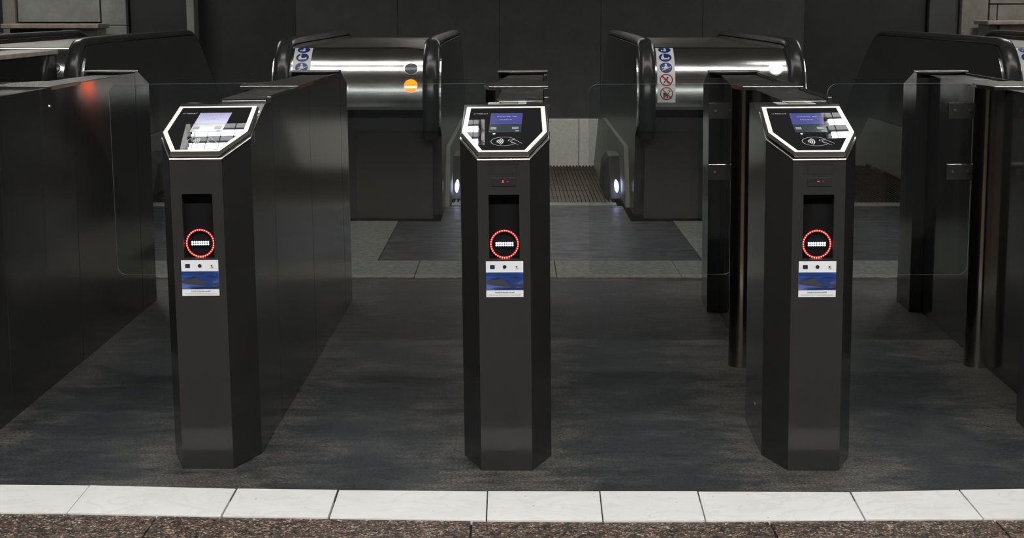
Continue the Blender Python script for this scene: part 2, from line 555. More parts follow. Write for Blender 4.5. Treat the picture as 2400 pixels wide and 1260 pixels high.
# ------------------------------------------------------------------ ticket gates
SL = 0.2792                                  # slope of the reader heads
CS = 1 / math.sqrt(1 + SL * SL)
Z_HEAD = 0.993


def H(x, y, n=0.0, y_off=0.0):
    """point on the sloping reader face: plan x, plan y, height n above the face"""
    return (x, y - n * SL * CS, Z_HEAD + SL * y + n * CS)


HEX = [(-0.0775, 0.0), (0.0775, 0.0), (0.138, 0.172), (0.1315, 0.412), (-0.1315, 0.412), (-0.138, 0.172)]


def head_poly(mbd, poly, n0, n1):
    return mbd.loft([[H(x, y, n0) for x, y in poly], [H(x, y, n1) for x, y in poly]])


def head_flat(mbd, vs, fs, n, cx=0, cy=0):
    """flat 2D shapes on the reader face (y measured along the slope)"""
    return mbd.add([H(cx + x, cy + y * CS, n) for x, y in vs], fs)


def gate_body(slot):
    """front cabinet: chamfered column, sloping top, open recess in its front face"""
    bm = bmesh.new()
    plan = [(-0.0795, 0.004), (0.0795, 0.004), (0.140, 0.178), (0.140, 0.62), (-0.140, 0.62), (-0.140, 0.178)]
    lo = [bm.verts.new((x, y, 0.0)) for x, y in plan]
    hi = [bm.verts.new((x, y, 1.2)) for x, y in plan]
    n = len(plan)
    for i in range(n):
        j = (i + 1) % n
        bm.faces.new((lo[i], lo[j], hi[j], hi[i]))
    bm.faces.new(list(reversed(lo)))
    bm.faces.new(hi)
    for co, no in (((0, 0, Z_HEAD - 0.019), (0, -SL, 1)), ((0, 0, 1.1105), (0, 0, 1))):
        r = bmesh.ops.bisect_plane(bm, geom=bm.verts[:] + bm.edges[:] + bm.faces[:], plane_co=co, plane_no=no, clear_outer=True)
        ed = [e for e in r['geom_cut'] if isinstance(e, bmesh.types.BMEdge)]
        bmesh.ops.edgeloop_fill(bm, edges=ed)
    # open the recess in the front face
    bm.normal_update()
    fr = [f for f in bm.faces if f.normal.y < -0.9]
    for f in fr:
        zt = max(v.co.z for v in f.verts)
        bmesh.ops.delete(bm, geom=[f], context='FACES_ONLY')
    X = [-0.0795, -0.0465, 0.0465, 0.0795]
    Z = [0.0, 0.668, 0.866, zt]
    gv = [[bm.verts.new((x, 0.004, z)) for x in X] for z in Z]
    for a in range(3):
        for b in range(3):
            if (a, b) != (1, 1):
                bm.faces.new((gv[a][b], gv[a][b + 1], gv[a + 1][b + 1], gv[a + 1][b]))
    bmesh.ops.remove_doubles(bm, verts=bm.verts[:], dist=0.0004)
    bmesh.ops.recalc_face_normals(bm, faces=bm.faces[:])
    me = bpy.data.meshes.new('front_cabinet')
    bm.to_mesh(me)
    bm.free()
    return me


def ring2d(cx, cz, r0, r1, n=40):
    vs, fs = [], []
    for k in range(n):
        a = 2 * math.pi * k / n
        vs += [(cx + r0 * math.cos(a), cz + r0 * math.sin(a)), (cx + r1 * math.cos(a), cz + r1 * math.sin(a))]
        j = (k + 1) % n
        fs.append((2 * k, 2 * k + 1, 2 * j + 1, 2 * j))
    return vs, fs


def front_flat(mbd, vs, fs, y, cx=0, cz=0):
    return mbd.add([(cx + x, y, cz + z) for x, z in vs], fs)


def make_gate(slot=True, icon='person'):
    root = empty('ticket_gate', (0, 0, 0))
    body = bpy.data.objects.new('front_cabinet', gate_body(slot))
    body.data.materials.append(M['steel_front'])
    body.data.materials.append(M['steel_side'])
    for p in body.data.polygons:
        p.material_index = 0 if p.normal.y < -0.97 else 1
    COL.objects.link(body)
    body.parent = root
    b = body.modifiers.new('edge', 'BEVEL')
    b.width = 0.0018
    b.segments = 2
    b.limit_method = 'ANGLE'
    b.angle_limit = R(25)
    MB().prism([(-0.0775, 0.012), (0.0775, 0.012), (0.135, 0.182), (0.135, 0.62), (-0.135, 0.62), (-0.135, 0.182)], 0.0, 0.006).build('plinth', M['black'], root)

    # reader head
    head = MB()
    head_poly(head, inset(HEX, 0.006), -0.016, -0.010)
    head.loft([[H(x, y, -0.0112) for x, y in HEX], [H(x, y, -0.0085) for x, y in HEX], [H(x, y, 0.0) for x, y in inset(HEX, 0.0045)]])
    hd = head.build('reader_head', M['rim'], root)
    lip = MB()
    Q, Q2 = inset(HEX, -0.0035), inset(HEX, -0.0016)
    lip.loft([[H(x, y, -0.0225) for x, y in Q], [H(x, y, -0.0205) for x, y in Q], [H(x, y, -0.0180) for x, y in Q2]])
    lip.build('rim_strip', M['steel_trim'], hd)
    head_poly(MB(), inset(HEX, 0.005), -0.001, 0.0012).build('glass_cover', M['black_gloss'], hd)
    wb = MB()
    P0, P1 = inset(HEX, 0.0052), inset(HEX, 0.0190)
    wb.add([H(x, y, 0.0016) for x, y in P0] + [H(x, y, 0.0016) for x, y in P1], [(i, (i + 1) % 6, 6 + (i + 1) % 6, 6 + i) for i in range(6)])
    wb.build('white_border', M['white_print'], hd)
    # screen
    z = 0.0018
    MB().add([H(-0.0485, 0.241, z), H(0.0535, 0.241, z), H(0.0555, 0.343, z), H(-0.0465, 0.343, z)], [(0, 1, 2, 3)]).build('screen', M['scr_blue'], hd)
    MB().add([H(-0.0495, 0.171, z), H(0.0515, 0.171, z), H(0.0533, 0.239, z), H(-0.0487, 0.239, z)], [(0, 1, 2, 3)]).build('screen_footer', M['scr_dark'], hd)
    tx_ = MB()
    vs_, fs_ = text_geo('Poarta de', 0.0165, 1.0)
    head_flat(tx_, vs_, fs_, 0.0022, 0.006, 0.311)
    vs_, fs_ = text_geo('iesire', 0.0165, 1.15)
    head_flat(tx_, vs_, fs_, 0.0022, 0.002, 0.285)
    tx_.build('screen_text', M['scr_text'], hd)
    for q in ((-0.044, -0.026, 0.196, 0.218), (0.023, 0.044, 0.197, 0.219), (0.033, 0.045, 0.177, 0.187)):
        MB().add([H(q[0], q[2], 0.0022), H(q[1], q[2], 0.0022), H(q[1], q[3], 0.0022), H(q[0], q[3], 0.0022)], [(0, 1, 2, 3)]).build('screen_button', M['scr_button'], hd)
    # maker's lettering, status lamp
    lg = MB()
    vs_, fs_ = text_geo('U\u00b7TISSULT', 0.0125, 0.82)
    head_flat(lg, vs_, fs_, 0.0022, -0.079, 0.338)
    lg.build('lettering', M['grey_print'], hd)
    MB().add([H(x, y, 0.0026) for x, y in disc2d(-0.032, 0.158, 0.0042, 14, 0.0042)], [tuple(range(14))]).build('status_lamp', M['led_green'], hd)
    # contactless mark: ellipse, four waves, hand with card
    cl = MB()
    el = [(0.040 * math.cos(a), 0.0385 * math.sin(a)) for a in [R(30 + 300 * k / 40) for k in range(41)]]
    vs_, fs_ = stroke(el, 0.0016)
    head_flat(cl, vs_, fs_, 0.0022, 0.0, 0.092)
    for q, rr in enumerate((0.010, 0.018, 0.026, 0.034)):
        arc = [(-0.026 + rr * 0.72 * math.cos(a), rr * 1.05 * math.sin(a)) for a in [R(-48 + 96 * k / 10) for k in range(11)]]
        vs_, fs_ = stroke(arc, 0.0034)
        head_flat(cl, vs_, fs_, 0.0024, -0.001, 0.092)
    for pts in ([(0.013, 0.004), (0.016, 0.018), (0.030, 0.016), (0.036, 0.010), (0.056, -0.020)],
                [(0.013, 0.004), (0.020, 0.000), (0.030, -0.012), (0.040, -0.026), (0.047, -0.028)],
                [(0.020, 0.000), (0.026, 0.010), (0.032, 0.012)], [(0.022, -0.006), (0.026, -0.016), (0.032, -0.016)]):
        vs_, fs_ = stroke(pts, 0.0016)
        head_flat(cl, vs_, fs_, 0.0024, 0.0, 0.092)
    cl.build('contactless_mark', M['grey_print'], hd)

    # display recess with ring of lamps
    y0, d = 0.004, 0.030
    rc = MB()
    x0, x1, z0, z1 = -0.0465, 0.0465, 0.668, 0.866
    rc.add([(x0, y0, z0), (x1, y0, z0), (x1, y0, z1), (x0, y0, z1), (x0, y0 + d, z0), (x1, y0 + d, z0), (x1, y0 + d, z1), (x0, y0 + d, z1)],
           [(4, 7, 6, 5), (0, 4, 5, 1), (1, 5, 6, 2), (2, 6, 7, 3), (3, 7, 4, 0)])
    rec = rc.build('display_recess', M['recess'], root)
    MB().box(-0.046, 0.046, y0 + d - 0.0015, y0 + d - 0.0005, 0.6685, 0.8655).build('display_back', M['matt_black'], rec)
    yl = y0 + d - 0.012
    zc = 0.7115
    rg = MB()
    vs_, fs_ = ring2d(0, zc, 0.0383, 0.0448)
    front_flat(rg, vs_, fs_, yl + 0.003)
    rg.build('ring_light', M['led_glow'], rec)
    rd = MB()
    for k in range(36):
        a = 2 * math.pi * k / 36
        cx, cz = 0.0416 * math.cos(a), zc + 0.0416 * math.sin(a)
        rd.loft([[(cx + 0.0023 * math.cos(q), yl + 0.0025, cz + 0.0023 * math.sin(q)) for q in [math.pi * i / 4 for i in range(8)]],
                 [(cx + 0.0019 * math.cos(q), yl, cz + 0.0019 * math.sin(q)) for q in [math.pi * i / 4 for i in range(8)]]])
    tag(rd.build('ring_of_diodes', M['led_red'], rec), kind='stuff')
    br = MB()
    for r_ in (0, 1):
        for k in range(8):
            cx, cz = -0.0245 + 0.007 * k, zc - 0.0035 + 0.007 * r_
            br.loft([[(cx + 0.0031 * math.cos(q), yl + 0.0025, cz + 0.0031 * math.sin(q)) for q in [math.pi * i / 4 for i in range(8)]],
                     [(cx + 0.0022 * math.cos(q), yl, cz + 0.0022 * math.sin(q)) for q in [math.pi * i / 4 for i in range(8)]]])
    tag(br.build('bar_of_diodes', M['led_white'], rec), kind='stuff')

    # notice sticker under the display
    sx = 0.057
    st = MB().box(-sx, sx, 0.0024, 0.004, 0.551, 0.662).build('notice_sticker', M['sticker'], root)
    MB().box(-sx, sx, 0.0016, 0.0024, 0.5725, 0.6275).build('sticker_photo', M['photo_blue'], st)
    hb = MB()
    hill = [(-0.056, 0.597), (-0.045, 0.602), (-0.022, 0.606), (-0.004, 0.606), (0.006, 0.596), (0.024, 0.585), (0.010, 0.583), (-0.02, 0.585), (-0.056, 0.592)]
    hb.add([(x, 0.0012, z_) for x, z_ in hill], [tuple(range(len(hill)))])
    hill = [(0.012, 0.594), (0.056, 0.590), (0.056, 0.579), (0.035, 0.586)]
    hb.add([(x, 0.0012, z_) for x, z_ in hill], [tuple(range(len(hill)))])
    hb.build('dark_silhouette', M['text_dark'], st)
    lg = MB().box(-0.0445, -0.030, 0.0016, 0.0024, 0.6385, 0.6505)
    lg.build('flag_emblem', M['sticker_dark'], st)
    MB().add([(x, 0.0018, z_) for x, z_ in disc2d(0.0, 0.6445, 0.0058)], [tuple(range(20))]).build('round_emblem', M['sticker_dark'], st)
    bd = MB()
    bd.add([(x, 0.0018, z_) for x, z_ in [(0.034, 0.649), (0.036, 0.646), (0.040, 0.648), (0.0375, 0.6425), (0.041, 0.641), (0.038, 0.640), (0.034, 0.644)]], [(0, 1, 5, 6), (1, 2, 3, 5), (3, 4, 5)])
    bd.add([(x, 0.0018, z_) for x, z_ in [(0.031, 0.6395), (0.038, 0.637), (0.046, 0.6395), (0.038, 0.6385)]], [(0, 1, 2, 3)])
    bd.build('bird_emblem', M['text_dark'], st)
    tx2 = MB()
    vs_, fs_ = text_geo('Investi\u021bie \u00een dezvoltare durabil\u0103', 0.0066, 0.72)
    if max(p[0] for p in vs_) - min(p[0] for p in vs_) > 0.08:
        k_ = 0.075 / (max(p[0] for p in vs_) - min(p[0] for p in vs_))
        vs_ = [(p[0] * k_, p[1]) for p in vs_]
    front_flat(tx2, vs_, fs_, 0.0018, 0.0, 0.5655)
    vs2, fs2 = text_geo('Proiect cofinan\u021bat din Fondul de Coeziune prin programul operational', 0.0042, 0.7)
    w_ = max(p[0] for p in vs2) - min(p[0] for p in vs2)
    vs2 = [(p[0] * 0.096 / w_, p[1]) for p in vs2]
    front_flat(tx2, vs2, fs2, 0.0018, 0.0, 0.5575)
    tx2.build('sticker_lettering', M['text_dark'], st)

    if slot:
        # ticket slot: frame with a bent chute, infrared window with red icons
        s1 = MB().box(-0.060, 0.056, 0.0032, 0.0045, 0.966, 0.9675).box(-0.060, -0.0585, 0.0032, 0.0045, 0.9525, 0.966).box(0.0545, 0.056, 0.0032, 0.0045, 0.9525, 0.966)
        s1.box(-0.0585, -0.044, 0.0032, 0.0045, 0.9525, 0.954).box(0.042, 0.0545, 0.0032, 0.0045, 0.9525, 0.954).box(-0.050, 0.046, 0.0030, 0.0045, 0.9575, 0.9605)
        s1.box(-0.046, -0.044, 0.0032, 0.0045, 0.931, 0.954).box(0.040, 0.042, 0.0032, 0.0045, 0.931, 0.954).box(-0.046, 0.042, 0.0032, 0.0045, 0.929, 0.931)
        s1.box(-0.040, -0.031, 0.0030, 0.0045, 0.931, 0.9575)
        s1.build('ticket_slot', M['recess'], root)
        iw = MB().box(-0.036, 0.036, 0.002, 0.0045, 0.892, 0.918).build('infrared_window', M['recess'], root, bevel=0.0006)
        ic = MB()
        if icon == 'person':
            ic.add([(x, 0.0014, z_) for x, z_ in disc2d(-0.002, 0.9085, 0.0024, 12)], [tuple(range(12))])
            ic.add([(x, 0.0014, z_) for x, z_ in [(-0.006, 0.903), (0.002, 0.903), (0.0005, 0.9058), (-0.0045, 0.9058)]], [(0, 1, 2, 3)])
            ic.add([(x, 0.0014, z_) for x, z_ in [(0.010, 0.9055), (0.014, 0.9055), (0.014, 0.907), (0.010, 0.907)]], [(0, 1, 2, 3)])
        else:
            ic.add([(x, 0.0014, z_) for x, z_ in [(-0.006, 0.906), (0.001, 0.906), (0.001, 0.908), (-0.006, 0.908)]], [(0, 1, 2, 3)])
            ic.add([(x, 0.0014, z_) for x, z_ in [(0.010, 0.906), (0.012, 0.906), (0.012, 0.908), (0.010, 0.908)]], [(0, 1, 2, 3)])
        ic.build('red_icon', M['icon_red'], iw)
        # sticker lying on the cabinet top behind the reader
        ts = MB().box(-0.062, 0.065, 0.496, 0.61, 1.1105, 1.1113).build('top_sticker', M['grey_print'], root)
        MB().box(-0.018, 0.034, 0.500, 0.60, 1.1113, 1.1117).build('olive_band', M['olive'], ts)
        MB().box(-0.026, -0.0185, 0.500, 0.60, 1.1113, 1.1117).build('black_mark', M['text_dark'], ts)
        MB().box(0.0345, 0.038, 0.500, 0.60, 1.1113, 1.1117).build('black_mark', M['text_dark'], ts)
        MB().box(-0.036, -0.034, 0.50, 0.60, 1.1113, 1.1117).build('black_mark', M['text_dark'], ts)
        for cx in (-0.048, 0.052):
            ar = MB()
            ar.add([(cx + x, 0.53 + y, 1.1118) for x, y in [(-0.006, 0.0), (0.006, 0.0), (0.008, 0.02), (0.0, 0.012), (-0.008, 0.03)]], [(0, 1, 2, 3, 4)])
            ar.build('hand_mark', M['text_dark'], ts)

    # long cabinet behind: core, side panel in two sheets, seams
    MB().box(-0.03, 0.122, 0.621, 2.64, 0.0, 1.114).build('core_cabinet', M['steel_side'], root, bevel=0.002)
    MB().box(0.124, 0.140, 0.623, 1.56, 0.0, 1.126).build('side_sheet', M['steel_side'], root, bevel=0.0015)
    MB().box(0.124, 0.140, 1.563, 2.640, 0.0, 1.126).build('side_sheet', M['steel_side'], root, bevel=0.0015)
    # round post carrying the paddle, with pointed canopy plate
    ps = MB()
    rr = 0.054
    arc = [(-0.052 + rr * math.cos(a), 1.50 + rr * math.sin(a)) for a in [R(90 + 180 * k / 16) for k in range(17)]]
    ps.prism(arc + [(-0.028, 1.446), (-0.028, 1.554)], 0.0, 1.114)
    ps.build('paddle_post', M['steel_post'], root, smooth=True)
    MB().prism([(-0.109, 1.46), (-0.085, 1.29), (0.141, 1.27), (0.141, 1.70), (-0.03, 1.70), (-0.10, 1.56)], 1.1155, 1.1305).build('canopy_plate', M['steel_top'], root, bevel=0.0015)
    MB().prism([(-0.036, 0.63), (0.121, 0.63), (0.121, 1.285), (-0.036, 1.285)], 1.1145, 1.118).build('top_sheet', M['steel_top'], root)
    # rear cabinet, sloping down to the far end
    bm = bmesh.new()
    plan = [(-0.085, 2.645), (0.140, 2.645), (0.140, 2.93), (0.080, 3.10), (-0.030, 3.10), (-0.085, 2.93)]
    lo = [bm.verts.new((x, y, 0.0)) for x, y in plan]
    hi = [bm.verts.new((x, y, 1.2)) for x, y in plan]
    for i in range(6):
        bm.faces.new((lo[i], lo[(i + 1) % 6], hi[(i + 1) % 6], hi[i]))
    bm.faces.new(list(reversed(lo)))
    bm.faces.new(hi)
    for co, no in (((0, 2.70, 1.130), (0, SL, 1)), ((0, 0, 1.130), (0, 0, 1))):
        r = bmesh.ops.bisect_plane(bm, geom=bm.verts[:] + bm.edges[:] + bm.faces[:], plane_co=co, plane_no=no, clear_outer=True)
        bmesh.ops.edgeloop_fill(bm, edges=[e for e in r['geom_cut'] if isinstance(e, bmesh.types.BMEdge)])
    me = bpy.data.meshes.new('rear_cabinet')
    bm.to_mesh(me)
    bm.free()
    me.materials.append(M['steel_side'])
    rcab = bpy.data.objects.new('rear_cabinet', me)
    COL.objects.link(rcab)
    rcab.parent = root
    b = rcab.modifiers.new('edge', 'BEVEL')
    b.width = 0.002
    b.segments = 2
    b.limit_method = 'ANGLE'
    b.angle_limit = R(25)
    MB().box(-0.088, 0.142, 2.60, 2.70, 1.1305, 1.137).build('rear_cap', M['steel_trim'], root, bevel=0.001)
    MB().prism([(-0.085, 1.70), (0.121, 1.70), (0.121, 2.60), (-0.036, 2.60)], 1.1145, 1.118).build('top_sheet', M['steel_top'], root)
    # glass paddle with rounded corners, held by two clamps
    px0, px1, pz0, pz1, rc_ = -0.665, -0.085, 0.357, 1.129, 0.035
    pl = []
    for cx, cz, a0 in ((px1 - rc_, pz1 - rc_, 0), (px0 + rc_, pz1 - rc_, 90), (px0 + rc_, pz0 + rc_, 180), (px1 - rc_, pz0 + rc_, 270)):
        for k in range(6):
            a = R(a0 + 18 * k)
            pl.append((cx + rc_ * math.cos(a), cz + rc_ * math.sin(a)))
    yp = 1.588
    pd = MB()
    pd.loft([[(x, yp, z_) for x, z_ in pl], [(x, yp + 0.010, z_) for x, z_ in pl]])
    pdl = pd.build('glass_paddle', M['glass'], root)
    pdl.data.materials.append(M['glass_edge'])
    for p in pdl.data.polygons:
        p.material_index = 0 if abs(p.normal.y) > 0.9 else 1
    for z_ in (1.02, 0.775):
        cp = MB().box(-0.185, -0.07, yp - 0.010, yp - 0.0005, z_ - 0.032, z_ + 0.032).box(-0.185, -0.07, yp + 0.0105, yp + 0.020, z_ - 0.032, z_ + 0.032)
        cp = cp.build('clamp', M['steel_side'], root, bevel=0.0015)
        for bx in (-0.16, -0.10):
            bt = MB()
            bt.loft([[(bx + 0.007 * math.cos(q), yp - 0.010, z_ + 0.007 * math.sin(q)) for q in [math.pi * i / 5 for i in range(10)]],
                     [(bx + 0.006 * math.cos(q), yp - 0.0145, z_ + 0.006 * math.sin(q)) for q in [math.pi * i / 5 for i in range(10)]]])
            bt.build('clamp_bolt', M['steel_trim'], cp)
    # small lock bolts on both flanks
    for sx_, y_, z_ in ((-0.140, 0.35, 0.13),) + (((0.140, 1.235, 1.057),) if slot else ()):
        s_ = -1 if sx_ < 0 else 1
        bo = MB()
        bo.loft([[(sx_, y_ + 0.007 * math.cos(q), z_ + 0.007 * math.sin(q)) for q in [math.pi * i / 5 for i in range(10)]],
                 [(sx_ + s_ * 0.004, y_ + 0.005 * math.cos(q), z_ + 0.005 * math.sin(q)) for q in [math.pi * i / 5 for i in range(10)]]])
        bo.build('lock_bolt', M['steel_trim'], root)
    MB().box(0.1400, 0.1425, 0.235, 0.252, 1.002, 1.036).build('flank_sensor', M['black'], root, bevel=0.001)
    return root


GROUP = 'ticket gates side by side'
Y0 = 4.845
gm = make_gate(True, 'person')
gm.location = (-0.016, Y0, 0)
gm.rotation_euler = (0, R(-0.6), R(-1.1))
tag(gm, 'ticket gate with a clear blue reader screen, standing between the two other lit gates', 'ticket gate', GROUP)
gr = make_gate(True, 'dash')
gr.location = (0.941, Y0, 0)
gr.rotation_euler = (0, R(-0.6), R(-1.5))
tag(gr, 'ticket gate with white lamp glare over the right edge of its reader screen', 'ticket gate', GROUP)
gl = make_gate(False)
gl.location = (-0.952, Y0 + 0.02, 0)
gl.rotation_euler = (0, R(-0.6), R(-0.5))
tag(gl, 'ticket gate without ticket slot, white tube reflections across its reader screen', 'ticket gate', GROUP)
gll = copy_tree(gm)
gll.location = (-1.892, Y0 + 0.02, 0)
gll.rotation_euler = (0, 0, R(0.0))
tag(gll, 'dark ticket gate cut off by the picture edge, orange lamp mirrored in its long side', 'ticket gate', GROUP)
grr = copy_tree(gm)
grr.location = (1.886, Y0, 0)
grr.rotation_euler = (0, R(-0.4), R(-1.8))
tag(grr, 'ticket gate cut off by the picture edge, only steel post, paddle and rear cabinet showing', 'ticket gate', GROUP)

# ------------------------------------------------------------------ escalator housings
DR = 0.375                              # drum radius
DZ = 0.795                              # drum axis height
DY = 0.375                              # axis behind the front
DECK = 1.149
HALF = 0.555


def drum_point(s, off=0.0):
    """s = arc length up the drum from its horizontal tangent, off = height above the surface"""
    e = s / DR
    emax = R(71)
    if e <= emax:
        return (DY - (DR + off) * math.cos(e), DZ + (DR + off) * math.sin(e))
    y, z = DY - DR * math.cos(emax), DZ + DR * math.sin(emax)
    return (y + (s - DR * emax) - off * 0.25, z + off)


def on_drum(mbd, vs, fs, x0, s0, off):
    return mbd.add([(x0 + x, *drum_point(s0 + y, off)) for x, y in vs], fs)


def rings_disc(r, n=22, rings=3):
    vs = [(0, 0)]
    fs = []
    for q in range(1, rings + 1):
        for k in range(n):
            a = 2 * math.pi * k / n
            vs.append((r * q / rings * math.cos(a), r * q / rings * math.sin(a)))
    for k in range(n):
        fs.append((0, 1 + k, 1 + (k + 1) % n))
        for q in range(rings - 1):
            a, b2 = 1 + q * n + k, 1 + q * n + (k + 1) % n
            fs.append((a, a + n, b2 + n, b2))
    return vs, fs


SLOPE_Y, END_Y = 4.05, 6.6                     # level run, then down at 30 degrees
TAN = math.tan(R(30))


def drop(y):
    return 0.0 if y < SLOPE_Y else -(y - SLOPE_Y) * TAN


def rail_profile(off):
    """(y, z) line of handrail from its lower end at the front, over the newel, along the deck and down"""
    pts = []
    for k in range(24):
        e = R(-35 + 105 * k / 23)
        pts.append((DY - (DR + off) * math.cos(e), DZ + (DR + off) * math.sin(e)))
    z = DECK + off
    pts.append((pts[-1][0] + 0.14, z + 0.008))
    for y in (1.0, 2.0, 3.0, 3.8):
        pts.append((y, z + 0.012))
    for k in range(1, 6):
        a = R(6 * k)
        pts.append((3.8 + 0.9 * math.sin(a), z + 0.012 - 0.9 * (1 - math.cos(a))))
    y, zz = pts[-1]
    pts.append((y + 2.2, zz - 2.2 * TAN))
    return pts


def sweep(mbd, prof, section):
    """section = list of (x, n) swept along the (y, z) profile"""
    rings = []
    for i, p in enumerate(prof):
        a, b2 = prof[max(i - 1, 0)], prof[min(i + 1, len(prof) - 1)]
        ty, tz = b2[0] - a[0], b2[1] - a[1]
        l = math.hypot(ty, tz)
        ny, nz = -tz / l, ty / l
        rings.append([(x, p[0] + ny * n, p[1] + nz * n) for x, n in section])
    return mbd.loft(rings)


def make_housing(signs=True, lamps=('off', 'orange'), lamp_side=1):
    root = empty('escalator_housing', (0, 0, 0))
    # curved stainless front and level deck
    dm = MB()
    prof = [drum_point(DR * R(-4 + 75 * k / 26)) for k in range(27)] + [(0.6, DECK), (1.6, DECK), (3.0, DECK), (SLOPE_Y, DECK), (END_Y, DECK + drop(END_Y))]
    n = len(prof)
    dm.add([(-0.445, y, z) for y, z in prof[:28]] + [(0.445, y, z) for y, z in prof[:28]], [(i, i + 28, i + 29, i + 1) for i in range(27)])
    drum = dm.build('curved_front', M['steel_drum'], root, smooth=True, fix=False)
    dk = MB()
    seg = prof[27:]
    k_ = len(seg)
    dk.add([(-0.445, y, z) for y, z in seg] + [(0.445, y, z) for y, z in seg], [(i, i + k_, i + k_ + 1, i + 1) for i in range(k_ - 1)])
    dk.build('deck', M['steel_deck'], root, fix=False)
    y12, z12 = prof[0]
    MB().box(-0.445, 0.445, y12, y12 + 0.16, z12 - 0.02, z12).build('drum_lip', M['black'], root)
    MB().box(-0.50, 0.50, y12 + 0.14, y12 + 0.2, 0.0, z12).build('lower_panel', M['balustrade'], root)
    # both sides: plate, skirt, handrail, chrome edge, inlet cap with comb lamp
    for s in (-1, 1):
        xo, xi = s * HALF, s * 0.445
        a, b2 = min(xo, xi), max(xo, xi)
        rp = rail_profile(0.012)
        top = rp[4:]
        poly = top + [(END_Y + 0.2, -2.2), (SLOPE_Y + 0.3, -0.35), (SLOPE_Y - 0.2, 0.0), (0.36, 0.0), (0.30, 0.55)]
        sp = MB()
        sp.loft([[(a, y, z) for y, z in poly], [(b2, y, z) for y, z in poly]])
        sp.build('side_panel', M['balustrade'], root)
        hr = MB()
        w = 0.048
        xm = s * 0.497
        sweep(hr, rail_profile(0.020), [(xm - w, 0.0), (xm - w - 0.004, 0.016), (xm - w + 0.010, 0.034), (xm - 0.02, 0.041), (xm + 0.02, 0.041), (xm + w - 0.010, 0.034), (xm + w + 0.004, 0.016), (xm + w, 0.0)])
        hr.build('handrail', M['rubber'], root, smooth=True)
        ct = MB()
        e0, e1 = sorted((s * 0.548, s * 0.566))
        sweep(ct, [p for p in rail_profile(-0.02)[2:20]], [(e0, 0.0), (e0, 0.014), (e1, 0.014), (e1, 0.0)])
        ct.build('newel_trim', M['steel_trim'], root)
        c0, c1 = sorted((s * HALF, s * (HALF + 0.03)))
        sk = MB()
        skp = [(0.75, 0.0), (SLOPE_Y, 0.0), (END_Y, drop(END_Y)), (END_Y, drop(END_Y) + 0.42), (SLOPE_Y, 0.42), (1.0, 0.42)]
        sk.loft([[(c0, y, z) for y, z in skp], [(c1, y, z) for y, z in skp]])
        sk.build('skirt_panel', M['steel_skirt'], root)
        d0, d1 = sorted((s * HALF, s * (HALF + 0.15)))
        cp = MB()
        cpp = [(1.25, 0.0), (2.3, 0.0), (2.0, 0.30), (1.55, 0.30)]
        rings = []
        for x, k in ((s * HALF, 1.0), (s * (HALF + 0.11), 1.0), (s * (HALF + 0.15), 0.80)):
            rings.append([(x, 1.75 + (y - 1.75) * k, z * k) for y, z in cpp])
        cp.loft(rings)
        cap = cp.build('inlet_cap', M['black'], root, bevel=0.01)
        lm = MB()
        lx = s * (HALF + 0.065)
        ring0 = [(lx + 0.014 * math.cos(q), 1.22, 0.095 + 0.042 * math.sin(q)) for q in [math.pi * i / 6 for i in range(12)]]
        ring1 = [(p[0], 1.40, p[2]) for p in ring0]
        lm.loft([ring1, ring0])
        lm.build('comb_lamp', M['lens_comb'], cap)
    # round signal lamps sunk in the curved front
    for k, kind in enumerate(lamps):
        if not kind:
            continue
        s0 = (DR * R(36.5), DR * R(17.5))[k]
        x0 = lamp_side * 0.365
        vs_, fs_ = rings_disc(0.046)
        bz = MB()
        ro, ri = 0.050, 0.044
        rv, rf = [], []
        for q in range(24):
            a = 2 * math.pi * q / 24
            rv += [(ro * math.cos(a), ro * math.sin(a)), (ri * math.cos(a), ri * math.sin(a))]
            j = (q + 1) % 24
            rf.append((2 * q, 2 * j, 2 * j + 1, 2 * q + 1))
        on_drum(bz, rv, rf, x0, s0, 0.003)
        lamp = bz.build('signal_lamp', M['steel_trim'], root)
        ln = MB()
        on_drum(ln, vs_, fs_, x0, s0, 0.002)
        ln.build('lamp_lens', {'off': M['lens_off'], 'orange': M['lens_orange'], 'white': M['lens_white']}[kind], lamp)
        if kind == 'orange':
            ba = MB()
            bv = [(-0.038, -0.019), (0.038, -0.019), (0.042, -0.012), (0.038, -0.005), (-0.038, -0.005), (-0.042, -0.012)]
            on_drum(ba, bv, [(0, 1, 2, 3, 4, 5)], x0, s0 + 0.002, 0.004)
            ba.build('no_entry_bar', M['lens_bar'], lamp)
    if signs:
        x0 = -0.370
        st = MB()
        s_lo, s_hi, w = 0.003, 0.486, 0.0600
        nn = 24
        vs_ = []
        for k in range(nn + 1):
            s_ = s_lo + (s_hi - s_lo) * k / nn
            vs_ += [(-w, s_), (w, s_)]
        on_drum(st, vs_, [(2 * k, 2 * k + 1, 2 * k + 3, 2 * k + 2) for k in range(nn)], x0, 0, 0.0015)
        strip = st.build('pictogram_strip', M['pic_white'], root)
        for k in range(5):
            s0 = 0.062 + 0.0925 * k
            dv, df = rings_disc(0.0425)
            pm = MB()
            if k >= 2:
                on_drum(pm, dv, df, x0, s0, 0.0030)
                pic = pm.build('pictogram', M['pic_blue'], strip)
            else:
                rv, rf = [], []
                for q in range(28):
                    a = 2 * math.pi * q / 28
                    rv += [(0.0435 * math.cos(a), 0.0435 * math.sin(a)), (0.0365 * math.cos(a), 0.0365 * math.sin(a))]
                    j = (q + 1) % 28
                    rf.append((2 * q, 2 * j, 2 * j + 1, 2 * q + 1))
                on_drum(pm, rv, rf, x0, s0, 0.0030)
                sv, sf = stroke([(-0.029 + 0.0058 * q, 0.029 - 0.0058 * q) for q in range(11)], 0.0075)
                on_drum(pm, sv, [tuple(reversed(f)) for f in sf], x0, s0, 0.0046)
                pic = pm.build('pictogram', M['pic_red'], strip)
